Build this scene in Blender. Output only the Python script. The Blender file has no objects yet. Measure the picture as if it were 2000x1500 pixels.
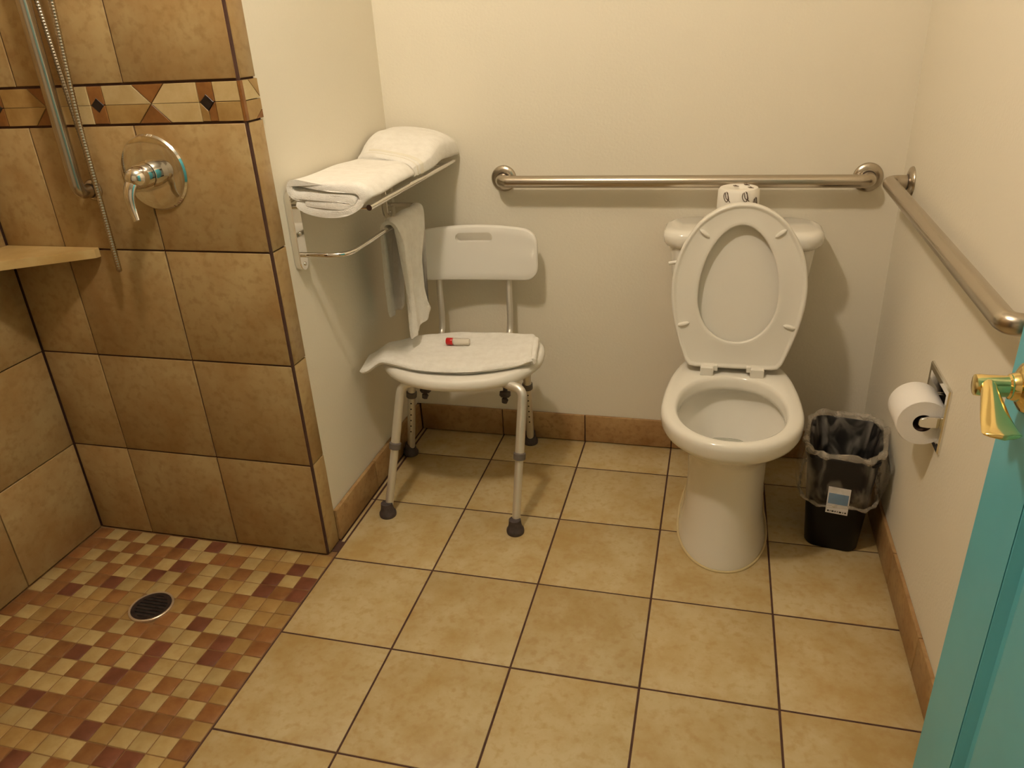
import bpy, bmesh, math, random
from mathutils import Vector, Matrix

random.seed(7)
SC = bpy.context.scene
COL = SC.collection
PI = math.pi

# ------------------------------------------------------------------ camera
F_PX = 1501.8                      # focal length in pixels of the 2000 x 1500 frame
cam_d = bpy.data.cameras.new('camera')
cam_d.sensor_width = 36.0
cam_d.lens = F_PX / 2000.0 * 36.0
cam_d.clip_start = 0.02
cam = bpy.data.objects.new('camera', cam_d)
COL.objects.link(cam)
CAM = Vector((1.0188, -1.6088, 1.3959))
cam.matrix_world = Matrix.Translation(CAM) @ (
    Matrix.Rotation(0.2492, 4, 'Z') @ Matrix.Rotation(0.0503, 4, 'Y') @ Matrix.Rotation(1.1263, 4, 'X'))
SC.camera = cam

# ------------------------------------------------------------------ world and exposure
w = bpy.data.worlds.new('world')
SC.world = w
w.use_nodes = True
w.node_tree.nodes['Background'].inputs[0].default_value = (0.02, 0.018, 0.014, 1)
w.node_tree.nodes['Background'].inputs[1].default_value = 1.0
SC.view_settings.view_transform = 'Standard'
SC.view_settings.look = 'None'
SC.view_settings.exposure = 0.0
SC.view_settings.gamma = 1.0
SC.view_settings.use_curve_mapping = False
LAMP = Vector((0.42, -0.605, 2.40))     # the ceiling lamp's globe
LAMP_STRENGTH = 362.0
LAMP_COLOR = (1.0, 0.85, 0.67)

# ------------------------------------------------------------------ room numbers (metres)
S = 0.305            # tile pitch
YB = 0.796           # back wall
XL = -0.022          # painted side of the wing wall
YW = 0.008           # tiled front of the wing wall
XS = -0.815          # left wall of the shower
XR = 1.522           # right wall
YF = -2.75           # wall behind the camera
ZC = 2.56
G = 0.0035           # grout joint

# ------------------------------------------------------------------ materials
MATS = {}

def mat(name, col, rough=0.5, metal=0.0, spec=0.5, var=None, vscale=8.0, bump=0.0, bscale=200.0,
        rand=0.0, coat=0.0, trans=0.0, ior=1.45, alpha=1.0, detail=4.0, aniso=0.0, speck=None):
    if name in MATS:
        return MATS[name]
    m = bpy.data.materials.new(name)
    m.use_nodes = True
    nt = m.node_tree
    b = nt.nodes['Principled BSDF']
    b.inputs['Base Color'].default_value = (*col, 1)
    b.inputs['Roughness'].default_value = rough
    b.inputs['Metallic'].default_value = metal
    b.inputs['Specular IOR Level'].default_value = spec
    b.inputs['Coat Weight'].default_value = coat
    b.inputs['Coat Roughness'].default_value = 0.05
    b.inputs['Transmission Weight'].default_value = trans
    b.inputs['IOR'].default_value = ior
    b.inputs['Alpha'].default_value = alpha
    b.inputs['Anisotropic'].default_value = aniso
    N = nt.nodes.new
    L = nt.links.new
    tc = N('ShaderNodeTexCoord')
    oi = N('ShaderNodeObjectInfo')
    add = N('ShaderNodeVectorMath'); add.operation = 'MULTIPLY_ADD'
    sep = N('ShaderNodeCombineXYZ')
    for k in range(3):
        L(oi.outputs['Random'], sep.inputs[k])
    add.inputs[1].default_value = (37.0, 53.0, 71.0)
    L(sep.outputs[0], add.inputs[0])
    L(tc.outputs['Object'], add.inputs[2])
    if var is not None:
        n1 = N('ShaderNodeTexNoise'); n1.inputs['Scale'].default_value = vscale
        n1.inputs['Detail'].default_value = detail; n1.inputs['Roughness'].default_value = 0.62
        L(add.outputs[0], n1.inputs['Vector'])
        r = N('ShaderNodeValToRGB')
        r.color_ramp.elements[0].position = 0.33; r.color_ramp.elements[0].color = (*var, 1)
        r.color_ramp.elements[1].position = 0.62; r.color_ramp.elements[1].color = (*col, 1)
        L(n1.outputs['Fac'], r.inputs['Fac'])
        out = r.outputs['Color']
        if speck is not None:
            n3 = N('ShaderNodeTexNoise'); n3.inputs['Scale'].default_value = vscale * 7
            n3.inputs['Detail'].default_value = 3.0
            L(add.outputs[0], n3.inputs['Vector'])
            r3 = N('ShaderNodeValToRGB')
            r3.color_ramp.elements[0].position = 0.30; r3.color_ramp.elements[0].color = (1, 1, 1, 1)
            r3.color_ramp.elements[1].position = 0.50; r3.color_ramp.elements[1].color = (0, 0, 0, 1)
            L(n3.outputs['Fac'], r3.inputs['Fac'])
            mx = N('ShaderNodeMix'); mx.data_type = 'RGBA'
            sc = N('ShaderNodeMath'); sc.operation = 'MULTIPLY'; sc.inputs[1].default_value = 0.55
            L(r3.outputs['Color'], sc.inputs[0]); L(sc.outputs[0], mx.inputs['Factor'])
            L(out, mx.inputs['A']); mx.inputs['B'].default_value = (*speck, 1)
            out = mx.outputs['Result']
        if rand > 0:
            hs = N('ShaderNodeHueSaturation')
            mr = N('ShaderNodeMapRange')
            mr.inputs['To Min'].default_value = 1 - rand; mr.inputs['To Max'].default_value = 1 + rand
            L(oi.outputs['Random'], mr.inputs['Value']); L(mr.outputs[0], hs.inputs['Value'])
            L(out, hs.inputs['Color']); out = hs.outputs['Color']
        L(out, b.inputs['Base Color'])
    if bump > 0:
        n2 = N('ShaderNodeTexNoise'); n2.inputs['Scale'].default_value = bscale
        n2.inputs['Detail'].default_value = 3.0
        L(add.outputs[0], n2.inputs['Vector'])
        bp = N('ShaderNodeBump'); bp.inputs['Strength'].default_value = bump
        bp.inputs['Distance'].default_value = 0.002
        L(n2.outputs['Fac'], bp.inputs['Height']); L(bp.outputs[0], b.inputs['Normal'])
    MATS[name] = m
    return m

PAINT = mat('cream_wall_paint', (0.80, 0.745, 0.62), 0.75, bump=0.35, bscale=130, spec=0.3)
CEIL = mat('ceiling_paint', (0.80, 0.77, 0.70), 0.9)
GROUT = mat('brown_grout', (0.085, 0.040, 0.026), 0.9, var=(0.06, 0.027, 0.02), vscale=30)
MGROUT = mat('tan_mosaic_grout', (0.27, 0.15, 0.06), 0.9, var=(0.20, 0.10, 0.04), vscale=30)
FTILE = mat('beige_floor_tile', (0.555, 0.445, 0.245), 0.40, var=(0.445, 0.310, 0.120), vscale=7.5, rand=0.05,
            bump=0.10, bscale=60, speck=(0.42, 0.27, 0.10), detail=6)
WTILE = mat('tan_shower_tile', (0.445, 0.322, 0.150), 0.34, var=(0.360, 0.218, 0.084), vscale=7.0, rand=0.06,
            bump=0.10, bscale=60, speck=(0.29, 0.17, 0.06), detail=6)
BTILE = mat('brown_base_tile', (0.42, 0.27, 0.12), 0.40, var=(0.30, 0.16, 0.06), vscale=9, rand=0.08,
            speck=(0.22, 0.11, 0.04), detail=6)
MOS = [mat('mosaic_cream', (0.455, 0.335, 0.145), 0.45, var=(0.385, 0.260, 0.095), vscale=22, rand=0.10),
       mat('mosaic_tan', (0.385, 0.245, 0.085), 0.45, var=(0.32, 0.18, 0.055), vscale=22, rand=0.10),
       mat('mosaic_rust', (0.285, 0.130, 0.042), 0.45, var=(0.215, 0.085, 0.026), vscale=22, rand=0.12),
       mat('mosaic_brown', (0.195, 0.068, 0.034), 0.45, var=(0.14, 0.046, 0.022), vscale=22, rand=0.12)]
DEC_L = mat('border_cream_stone', (0.56, 0.43, 0.22), 0.4, var=(0.47, 0.34, 0.15), vscale=18, rand=0.08)
DEC_T = mat('border_tan_stone', (0.43, 0.28, 0.105), 0.4, var=(0.33, 0.19, 0.06), vscale=18, rand=0.06)
DEC_B = mat('border_rust_stone', (0.29, 0.125, 0.035), 0.4, var=(0.19, 0.075, 0.02), vscale=18, rand=0.08)
DEC_K = mat('border_black_stone', (0.022, 0.014, 0.012), 0.35, var=(0.01, 0.008, 0.008), vscale=30)
SHELFM = mat('beige_shelf_tile', (0.56, 0.41, 0.18), 0.35, var=(0.45, 0.29, 0.10), vscale=9)
STEEL = mat('brushed_steel', (0.50, 0.44, 0.36), 0.27, 1.0)
CHROME = mat('chrome', (0.80, 0.78, 0.74), 0.07, 1.0)
DARKMETAL = mat('dark_recess_metal', (0.10, 0.08, 0.07), 0.3, 0.8)
BRASS = mat('polished_brass', (0.86, 0.66, 0.27), 0.13, 1.0)
ALU = mat('anodised_aluminium', (0.76, 0.73, 0.67), 0.40, 0.70)
PORC = mat('white_porcelain', (0.82, 0.79, 0.71), 0.10, spec=0.5, coat=0.3)
SEATP = mat('white_seat_plastic', (0.80, 0.77, 0.69), 0.28)
CHAIRP = mat('white_chair_plastic', (0.83, 0.80, 0.73), 0.42)
TOWEL = mat('white_terry', (0.90, 0.875, 0.82), 0.95, bump=0.9, bscale=420, spec=0.1, var=(0.84, 0.81, 0.75), vscale=40)
TBAND = mat('towel_band', (0.80, 0.76, 0.66), 0.8, spec=0.2)
RUBBER = mat('grey_rubber', (0.075, 0.055, 0.052), 0.6, var=(0.045, 0.035, 0.035), vscale=60)
COLLAR = mat('grey_plastic_collar', (0.13, 0.11, 0.095), 0.5)
BLACKP = mat('black_bin_plastic', (0.004, 0.004, 0.005), 0.4, spec=0.25)
PAPER = mat('tissue_paper', (0.86, 0.83, 0.79), 0.95, spec=0.1, bump=0.4, bscale=300)
WRAP = mat('printed_wrapper', (0.85, 0.81, 0.73), 0.6)
PRINT = mat('brown_print', (0.10, 0.06, 0.04), 0.7)
CARD = mat('brown_card_core', (0.09, 0.05, 0.035), 0.9)
RED = mat('red_cap_plastic', (0.55, 0.012, 0.012), 0.3)
DOORP = mat('teal_door_paint', (0.115, 0.485, 0.585), 0.30, var=(0.105, 0.455, 0.555), vscale=5)
WATERM = mat('bowl_water', (0.9, 0.92, 0.9), 0.02, trans=1.0, ior=1.33)
LABELM = mat('white_sticker', (0.80, 0.80, 0.82), 0.5)
LABELB = mat('blue_sticker', (0.20, 0.34, 0.55), 0.5)
INK_HOLE = mat('black_ink_and_hole_dark', (0.02, 0.02, 0.02), 0.6)  # sticker print; also painted darkness for the drain well and leg holes
RIMM = mat('drain_rim_metal', (0.75, 0.62, 0.46), 0.35, 0.7)
TUBEM = mat('clear_tube_plastic', (0.93, 0.88, 0.78), 0.12, trans=0.55, ior=1.3)

# glossy clear bin bag: part transparent film, part grey sheen
def film(name, col, alpha, rough):
    m = bpy.data.materials.new(name); m.use_nodes = True
    nt = m.node_tree; b = nt.nodes['Principled BSDF']
    b.inputs['Base Color'].default_value = (*col, 1); b.inputs['Roughness'].default_value = rough
    n = nt.nodes.new('ShaderNodeTexNoise'); n.inputs['Scale'].default_value = 16; n.inputs['Detail'].default_value = 4
    n.inputs['Distortion'].default_value = 1.5
    tc = nt.nodes.new('ShaderNodeTexCoord'); mp = nt.nodes.new('ShaderNodeMapping')
    mp.inputs['Scale'].default_value = (1.0, 1.0, 0.45)
    nt.links.new(tc.outputs['Object'], mp.inputs[0]); nt.links.new(mp.outputs[0], n.inputs['Vector'])
    mr = nt.nodes.new('ShaderNodeMapRange'); mr.inputs['From Min'].default_value = 0.46
    mr.inputs['From Max'].default_value = 0.68
    mr.inputs['To Min'].default_value = alpha[0]; mr.inputs['To Max'].default_value = alpha[1]
    nt.links.new(n.outputs['Fac'], mr.inputs['Value']); nt.links.new(mr.outputs[0], b.inputs['Alpha'])
    bp = nt.nodes.new('ShaderNodeBump'); bp.inputs['Strength'].default_value = 0.6; bp.inputs['Distance'].default_value = 0.01
    nt.links.new(n.outputs['Fac'], bp.inputs['Height']); nt.links.new(bp.outputs[0], b.inputs['Normal'])
    return m
FILM = film('clear_bag_film', (0.50, 0.45, 0.39), (0.03, 0.42), 0.25)
FILM2 = film('gathered_bag_film', (0.55, 0.49, 0.40), (0.25, 0.75), 0.25)

# ------------------------------------------------------------------ mesh helpers
def V(*a):
    return Vector(a)

class MB:
    def __init__(self):
        self.v = []; self.f = []
    def add(self, vs, fs):
        o = len(self.v)
        self.v += [Vector(p) for p in vs]
        self.f += [tuple(i + o for i in f) for f in fs]
        return self
    def box(self, x0, x1, y0, y1, z0, z1):
        vs = [(x, y, z) for z in (z0, z1) for y in (y0, y1) for x in (x0, x1)]
        fs = [(0, 2, 3, 1), (4, 5, 7, 6), (0, 1, 5, 4), (2, 6, 7, 3), (0, 4, 6, 2), (1, 3, 7, 5)]
        return self.add(vs, fs)
    def loft(self, rings, cap0=True, cap1=True, closed=False):
        n = len(rings[0]); vs = [p for r in rings for p in r]; fs = []
        m = len(rings)
        for k in range(m if closed else m - 1):
            a = k * n; b = ((k + 1) % m) * n
            for i in range(n):
                j = (i + 1) % n
                fs.append((a + i, a + j, b + j, b + i))
        if not closed:
            if cap0: fs.append(tuple(reversed(range(n))))
            if cap1: fs.append(tuple(range((m - 1) * n, m * n)))
        return self.add(vs, fs)
    def tube(self, pts, r, n=14, caps=True):
        pts = [Vector(p) for p in pts]
        rr = r if isinstance(r, (list, tuple)) else [r] * len(pts)
        t = []
        for i in range(len(pts)):
            a = pts[max(i - 1, 0)]; b = pts[min(i + 1, len(pts) - 1)]
            t.append((b - a).normalized())
        u = t[0].orthogonal().normalized()
        rings = []
        for i, p in enumerate(pts):
            u = (u - t[i] * u.dot(t[i]))
            u = u.normalized() if u.length > 1e-6 else t[i].orthogonal().normalized()
            w_ = t[i].cross(u)
            rings.append([p + (u * math.cos(2 * PI * k / n) + w_ * math.sin(2 * PI * k / n)) * rr[i] for k in range(n)])
        return self.loft(rings, caps, caps)
    def lathe(self, prof, o, axis, n=32, cap0=True, cap1=True):
        o = Vector(o); ax = Vector(axis).normalized()
        u = ax.orthogonal().normalized(); w_ = ax.cross(u)
        rings = [[o + ax * h + (u * math.cos(2 * PI * k / n) + w_ * math.sin(2 * PI * k / n)) * r for k in range(n)]
                 for r, h in prof]
        return self.loft(rings, cap0, cap1)

def fillet(pts, r, seg=8):
    pts = [Vector(p) for p in pts]
    out = [pts[0]]
    for i in range(1, len(pts) - 1):
        a, b, c = pts[i - 1], pts[i], pts[i + 1]
        d1 = (a - b).normalized(); d2 = (c - b).normalized()
        ang = d1.angle(d2)
        if ang > PI - 0.02:
            out.append(b); continue
        t = min(r / math.tan(ang / 2), (a - b).length * 0.49, (c - b).length * 0.49)
        p0 = b + d1 * t; p1 = b + d2 * t
        for k in range(seg + 1):
            s = k / seg
            out.append(p0 * (1 - s) ** 2 + b * 2 * s * (1 - s) + p1 * s ** 2)
    out.append(pts[-1])
    return out

def catmull(pts, seg=6):
    pts = [Vector(p) for p in pts]
    q = [pts[0] * 2 - pts[1]] + pts + [pts[-1] * 2 - pts[-2]]
    out = []
    for i in range(1, len(q) - 2):
        for k in range(seg):
            t = k / seg
            a, b, c, d = q[i - 1], q[i], q[i + 1], q[i + 2]
            out.append(0.5 * ((2 * b) + (c - a) * t + (2 * a - 5 * b + 4 * c - d) * t * t + (3 * b - a - 3 * c + d) * t ** 3))
    out.append(pts[-1])
    return out

def mesh_of(name, mb, m, off=Vector((0, 0, 0)), smooth=True, angle=38):
    me = bpy.data.meshes.new(name)
    me.from_pydata([tuple(p - off) for p in mb.v], [], mb.f)
    bm = bmesh.new(); bm.from_mesh(me)
    bmesh.ops.remove_doubles(bm, verts=bm.verts, dist=1e-6)
    bmesh.ops.recalc_face_normals(bm, faces=bm.faces)
    bm.to_mesh(me); bm.free()
    if smooth:
        me.polygons.foreach_set('use_smooth', [True] * len(me.polygons))
        me.set_sharp_from_angle(angle=math.radians(angle))
    if m is not None:
        me.materials.append(m)
    return me

ROOTLOC = {}

def thing(name, label, cat, loc, group=None):
    o = bpy.data.objects.new(name, None)
    o.empty_display_size = 0.05
    COL.objects.link(o)
    o.location = loc
    ROOTLOC[o] = Vector(loc)
    o['label'] = label; o['category'] = cat
    if group: o['group'] = group
    return o

def part(name, mb, m, parent, smooth=True, bevel=0.0, angle=38, label=None, sub=0):
    """a mesh in world coordinates under a thing (or under a part: same local space)"""
    base = ROOTLOC[parent]
    o = bpy.data.objects.new(name, mesh_of(name, mb, m, base, smooth, angle))
    COL.objects.link(o)
    o.parent = parent
    ROOTLOC[o] = base
    if bevel > 0: add_bevel(o, bevel)
    if sub: add_sub(o, sub)
    if label: o['label'] = label
    return o

def single(name, mb, m, label=None, cat=None, group=None, kind=None, smooth=True, bevel=0.0, sub=0, angle=38):
    lo = Vector((min(p.x for p in mb.v), min(p.y for p in mb.v), min(p.z for p in mb.v)))
    hi = Vector((max(p.x for p in mb.v), max(p.y for p in mb.v), max(p.z for p in mb.v)))
    base = Vector(((lo.x + hi.x) / 2, (lo.y + hi.y) / 2, lo.z))
    o = bpy.data.objects.new(name, mesh_of(name, mb, m, base, smooth, angle))
    COL.objects.link(o)
    o.location = base
    ROOTLOC[o] = base
    if label: o['label'] = label
    if cat: o['category'] = cat
    if group: o['group'] = group
    if kind: o['kind'] = kind
    if bevel > 0: add_bevel(o, bevel)
    if sub: add_sub(o, sub)
    return o

def add_bevel(o, wd, seg=3):
    md = o.modifiers.new('bevel', 'BEVEL'); md.width = wd; md.segments = seg
    md.limit_method = 'ANGLE'; md.angle_limit = math.radians(40)
    md.harden_normals = False

def add_sub(o, n):
    md = o.modifiers.new('subdivision', 'SUBSURF'); md.levels = n; md.render_levels = n

def structure(name, mb, m, label):
    o = single(name, mb, m, label, None, kind='structure', smooth=False)
    return o

# ------------------------------------------------------------------ the room shell
# hole for the recessed paper holder in the right wall; doorway further back
HY0, HY1, HZ0, HZ1 = 0.030, 0.160, 0.508, 0.624
DY0, DY1 = -2.37, -1.455
mb = MB()
mb.box(XR, XR + 0.12, HY1, YB + 0.12, 0, ZC)
mb.box(XR, XR + 0.12, DY1, HY0, 0, ZC)
mb.box(XR, XR + 0.12, HY0, HY1, 0, HZ0)
mb.box(XR, XR + 0.12, HY0, HY1, HZ1, ZC)
mb.box(XR, XR + 0.12, DY0, DY1, 2.06, ZC)
mb.box(XR, XR + 0.12, YF, DY0, 0, ZC)
wall_right = structure('wall_right', mb, PAINT, 'cream painted wall beside the toilet and grab bar')
wall_back = structure('wall_back', MB().box(XL - 0.3, XR, YB, YB + 0.12, 0, ZC), PAINT,
                      'cream painted wall behind the toilet tank and shower chair')
wall_wing = structure('wall_left', MB().box(XS - 0.12, XL - 0.006, YW + 0.009, YB, 0, ZC), PAINT,
                      'cream painted wing wall with tiled shower side')
wall_shower = structure('wall_shower', MB().box(XS - 0.12, XS - 0.009, YF, YW + 0.009, 0, ZC), GROUT,
                        'tan tiled wall along the side of the shower')
structure('wall_front', MB().box(XS - 0.12, XR + 0.12, YF - 0.12, YF, 0, ZC), PAINT, 'cream painted wall facing the toilet')
structure('ceiling', MB().box(XS - 0.12, XR + 0.12, YF - 0.12, YB + 0.12, ZC, ZC + 0.1), CEIL, 'plain white ceiling of the bathroom')
TT = 0.008           # tile thickness
floor = structure('floor', MB().box(-0.002, XR + 0.12, YF, YB + 0.02, -0.06, -0.0015).box(XL - 0.3, -0.002, YW + 0.02, YB + 0.02, -0.06, -0.0015), GROUT,
                  'floor of large beige square tiles with brown grout')
shower_floor = structure('floor_shower', MB().box(XS - 0.12, 0.0, YF, YW + 0.02, -0.08, -0.003), MGROUT,
                         'shower floor of small cream, tan and rust mosaic tiles')
# hallway seen by nobody: closes the doorway
structure('wall_hall', MB().box(XR + 0.72, XR + 0.8, DY0 - 0.5, DY1 + 0.5, 0, ZC), PAINT, 'cream painted wall of the hallway outside')
mb = MB()
mb.box(XR - 0.014, XR, DY1, DY1 + 0.062, 0, 2.12).box(XR - 0.014, XR, DY0 - 0.062, DY0, 0, 2.12)
mb.box(XR - 0.014, XR, DY0, DY1, 2.06, 2.12)
structure('trim_1', mb, mat('white_trim', (0.75, 0.72, 0.65), 0.5), 'painted casing around the open doorway')

# ------------------------------------------------------------------ tiles
MESHES = {}
def tile_mesh(key, w_, h_, t, m, b=0.0018):
    k = (key, round(w_, 4), round(h_, 4), round(t, 4), m.name)
    if k in MESHES: return MESHES[k]
    mbx = MB()
    x, y = w_ / 2, h_ / 2
    def ring(ix, z): return [(-x + ix, -y + ix, z), (x - ix, -y + ix, z), (x - ix, y - ix, z), (-x + ix, y - ix, z)]
    mbx.loft([ring(0, 0), ring(0, t - b), ring(b * 0.35, t - b * 0.35), ring(b, t)], True, True)
    MESHES[k] = mesh_of(key, mbx, m, smooth=True, angle=60)
    return MESHES[k]

ROT = {'up': Matrix.Identity(3),
       'front': Matrix(((1, 0, 0), (0, 0, -1), (0, 1, 0))),       # local xy -> world xz, normal -y
       'right': Matrix(((0, 0, 1), (1, 0, 0), (0, 1, 0))),        # local xy -> world yz, normal +x
       'left': Matrix(((0, 0, -1), (-1, 0, 0), (0, 1, 0)))}       # normal -x

def tile(name, parent, face, a0, a1, b0, b1, d, t, m, jit=0.0006):
    """a tile from a0..a1, b0..b1 on a plane; d is the plane's own coordinate"""
    me = tile_mesh(name, abs(a1 - a0), abs(b1 - b0), t, m)
    o = bpy.data.objects.new(name, me)
    COL.objects.link(o)
    a, b = (a0 + a1) / 2, (b0 + b1) / 2
    j = random.uniform(-jit, jit)
    p = {'up': V(a, b, d + j), 'front': V(a, d - j, b), 'right': V(d + j, a, b), 'left': V(d - j, a, b)}[face]
    mw = Matrix.Translation(p) @ ROT[face].to_4x4()
    o.parent = parent
    o.matrix_parent_inverse = Matrix.Identity(4)
    o.matrix_basis = Matrix.Translation(-ROOTLOC[parent]) @ mw
    return o

# floor tiles: columns 0..5, rows from the back wall to behind the camera
xs = [0, S, 2 * S, 3 * S, 4 * S, XR]
ys = [YB, 2 * S, S, 0, -S, -2 * S, -3 * S, -4 * S, -5 * S, -6 * S, -7 * S, -8 * S, YF]
for i in range(5):
    for j in range(len(ys) - 1):
        tile('floor_tile', floor, 'up', xs[i] + 0.0023, xs[i + 1] - 0.0023, ys[j + 1] + 0.0023, ys[j] - 0.0023, -TT, TT, FTILE)
for (a, b) in ((0.075, S), (S, 2 * S), (2 * S, YB)):      # narrow slips along the wing wall
    tile('floor_tile_slip', floor, 'up', XL + 0.008, -0.004, a + G / 2, b - G / 2, -TT, TT - 0.001, FTILE)

# wing wall, tiled side (facing -y)
wx = [XL, XL - 0.303, XL - 0.606, XS]
wz = [0.0, 0.303, 0.606, 0.909, 1.213]
wz2 = [1.304, 1.609, 1.914, 2.219, ZC]
back = MB().box(XS - 0.009, XL - 0.004, YW + 0.004, YW + 0.009, 0, ZC)
part('tile_bed', back, GROUT, wall_wing, smooth=False)
for i in range(3):
    for zz in (wz, wz2):
        for j in range(4):
            tile('wall_tile', wall_wing, 'front', wx[i + 1] + 0.0023, wx[i] - (0.0023 if i else 0.006), zz[j] + 0.0023, zz[j + 1] - 0.0023,
                 YW + TT, TT, WTILE)
# narrow edge tiles returning onto the painted side (facing +x)
ED = 0.068
part('corner_joint', MB().box(XL - 0.008, XL - 0.0015, YW + 0.0015, YW + 0.010, 0, ZC), GROUT, wall_wing, smooth=False)
part('tile_bed', MB().box(XL - 0.008, XL - 0.005, YW + 0.004, YW + ED, 0, ZC), GROUT, wall_wing, smooth=False)
for zz in (wz, wz2):
    for j in range(4):
        tile('edge_tile', wall_wing, 'right', YW + 0.0095, YW + ED, zz[j] + G / 2, zz[j + 1] - G / 2, XL - TT + 0.001, TT, WTILE)
# left wall of the shower (facing +x)
sy = [YW, YW - 0.294, YW - 0.599, YW - 0.904, YW - 1.209, YW - 1.514, YW - 1.819]
for j in range(6):
    for zz in (wz, [1.213, 1.304], wz2):
        for k in range(len(zz) - 1):
            tile('wall_tile', wall_shower, 'right', sy[j + 1] + G / 2, sy[j] - G / 2 - (0.002 if j == 0 else 0),
                 zz[k] + G / 2, zz[k + 1] - G / 2, XS - TT, TT, WTILE if len(zz) > 2 else DEC_T)

# decorative border of cut stone on the wing wall: bands with black diamonds, hourglasses between
def prism(poly, y0, y1):
    n = len(poly); mbx = MB()
    cx = sum(p[0] for p in poly) / n; cz = sum(p[1] for p in poly) / n
    def inset(p, d):
        v = Vector((cx - p[0], cz - p[1])); l = v.length
        return (p[0] + v.x / l * d, p[1] + v.y / l * d)
    r0 = [inset(p, 0.0012) for p in poly]; r1 = [inset(p, 0.0024) for p in poly]
    mbx.loft([[(x, y0, z) for x, z in r0], [(x, y1 + 0.001, z) for x, z in r0], [(x, y1, z) for x, z in r1]])
    return mbx
def stone(poly, m, name='border_stone', dy=0.0):
    o = part(name, prism(poly, YW + 0.006, YW - dy), m, wall_wing, smooth=False)
    return o
B0, B1 = 1.213 + 0.003, 1.304 - 0.003
BM = (B0 + B1) / 2
per = 0.2955
for k in range(3):
    cb = -0.1135 - per * k                     # band centre
    bl, br = cb - 0.0205, cb + 0.0205
    dd = 0.0185
    # band: four pieces round a black diamond
    stone([(bl, B1), (br, B1), (br, BM + 0.001), (cb + dd, BM), (cb, BM + dd), (cb - dd, BM), (bl, BM + 0.001)], DEC_B)
    if k == 0:
        stone([(bl, B0), (cb, B0), (cb, BM - dd), (cb - dd, BM), (bl, BM - 0.001)], DEC_T)
        stone([(cb, B0), (br, B0), (br, BM - 0.001), (cb + dd, BM), (cb, BM - dd)], DEC_B)
    else:
        stone([(bl, B0), (br, B0), (br, BM - 0.001), (cb + dd, BM), (cb, BM - dd), (cb - dd, BM), (bl, BM - 0.001)], DEC_B)
    stone([(cb - dd, BM), (cb, BM + dd), (cb + dd, BM), (cb, BM - dd)], DEC_K, 'border_diamond', 0.0006)
    # to the left of the band: hourglass
    nx = cb - per + 0.0205                     # right edge of the next band
    ch = (bl + nx) / 2
    hw = 0.043
    if nx < XS: nx = XS
    if ch - hw > XS:
        stone([(ch + hw, B1), (bl, B1), (bl, BM), (ch, BM)], DEC_L)
        stone([(ch, BM), (bl, BM), (bl, B0), (ch + hw, B0)], DEC_L)
        stone([(ch - hw, B1), (ch + hw, B1), (ch, BM)], DEC_B)
        stone([(ch - hw, B0), (ch + hw, B0), (ch, BM)], DEC_B)
        stone([(nx, B1), (ch - hw, B1), (ch, BM), (nx, BM)], DEC_L if k != 1 else DEC_T)
        stone([(nx, BM), (ch, BM), (ch - hw, B0), (nx, B0)], DEC_T)
# right of the first band up to the corner
stone([(-0.093, B1), (XL - 0.003, B1), (XL - 0.003, BM), (-0.093, BM)], DEC_L)
stone([(-0.093, BM), (XL - 0.003, BM), (XL - 0.003, B0), (-0.093, B0)], DEC_T)
# its return on the painted side
def prismx(poly, x0, x1):
    mbx = MB()
    mbx.loft([[(x0, y, z) for y, z in poly], [(x1, y, z) for y, z in poly]])
    return mbx
e0, e1 = YW + 0.010, YW + ED + 0.003
for poly, m in (([(YW, B1), (e0, B1), (e0, B0), (YW, B0)], DEC_B),
                ([(e0 + .001, B1), (e0 + 0.022, B1), (e1, BM + 0.001), (e0 + .001, BM + 0.001)], DEC_L),
                ([(e0 + 0.024, B1), (e1, B1), (e1, BM + 0.004)], DEC_T),
                ([(e0 + .001, BM - 0.001), (e1, BM - 0.001), (e1, B0 + 0.02), (e0 + 0.03, B0), (e0 + .001, B0)], DEC_T),
                ([(e1, B0 + 0.018), (e1, B0), (e0 + 0.032, B0)], DEC_B)):
    part('border_stone', prismx(poly, XL - 0.006, XL + 0.0022), m, wall_wing, smooth=False)

# shower mosaic: 5 cm tiles in the frame one by one, the rest as one part
PT = 0.0503
nx_m = 16
# rows run away from the wing wall, columns from the bathroom floor to the shower wall
PATTERN = """TTCTCTCDCDCRCRCR CDTTCRRCCRRCRCRR DCDCRTCRDCRRCRCR DRDCTRCRCDCCRCTR TTTRTCRTCTCDRCRC TTCTCRTTTTRTCDRC
RRCCDCRCTTTTTTRR RTDRCCRRCRTTRTCR CRDCCDCCRCCRRTRC RCCCCDCRCDRCCRRT TRCRCRDCRCRCCTRR RCRCRCRRCCCRRTRR
TRRRRCRRRDRTCRTT RCCCTDRRCCTRTRCT TCDDRCCTTTRTCRTT CRTTCRCDRTCTRTCT""".split()
mos_rest = MB()
def mcode(i, j):
    if j < len(PATTERN): return 'CTRD'.index(PATTERN[j][i])
    r = random.random()
    return 0 if r < 0.50 else 1 if r < 0.68 else 2 if r < 0.90 else 3
count = 0
DRAIN = V(-0.402, -0.291, 0)
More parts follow.
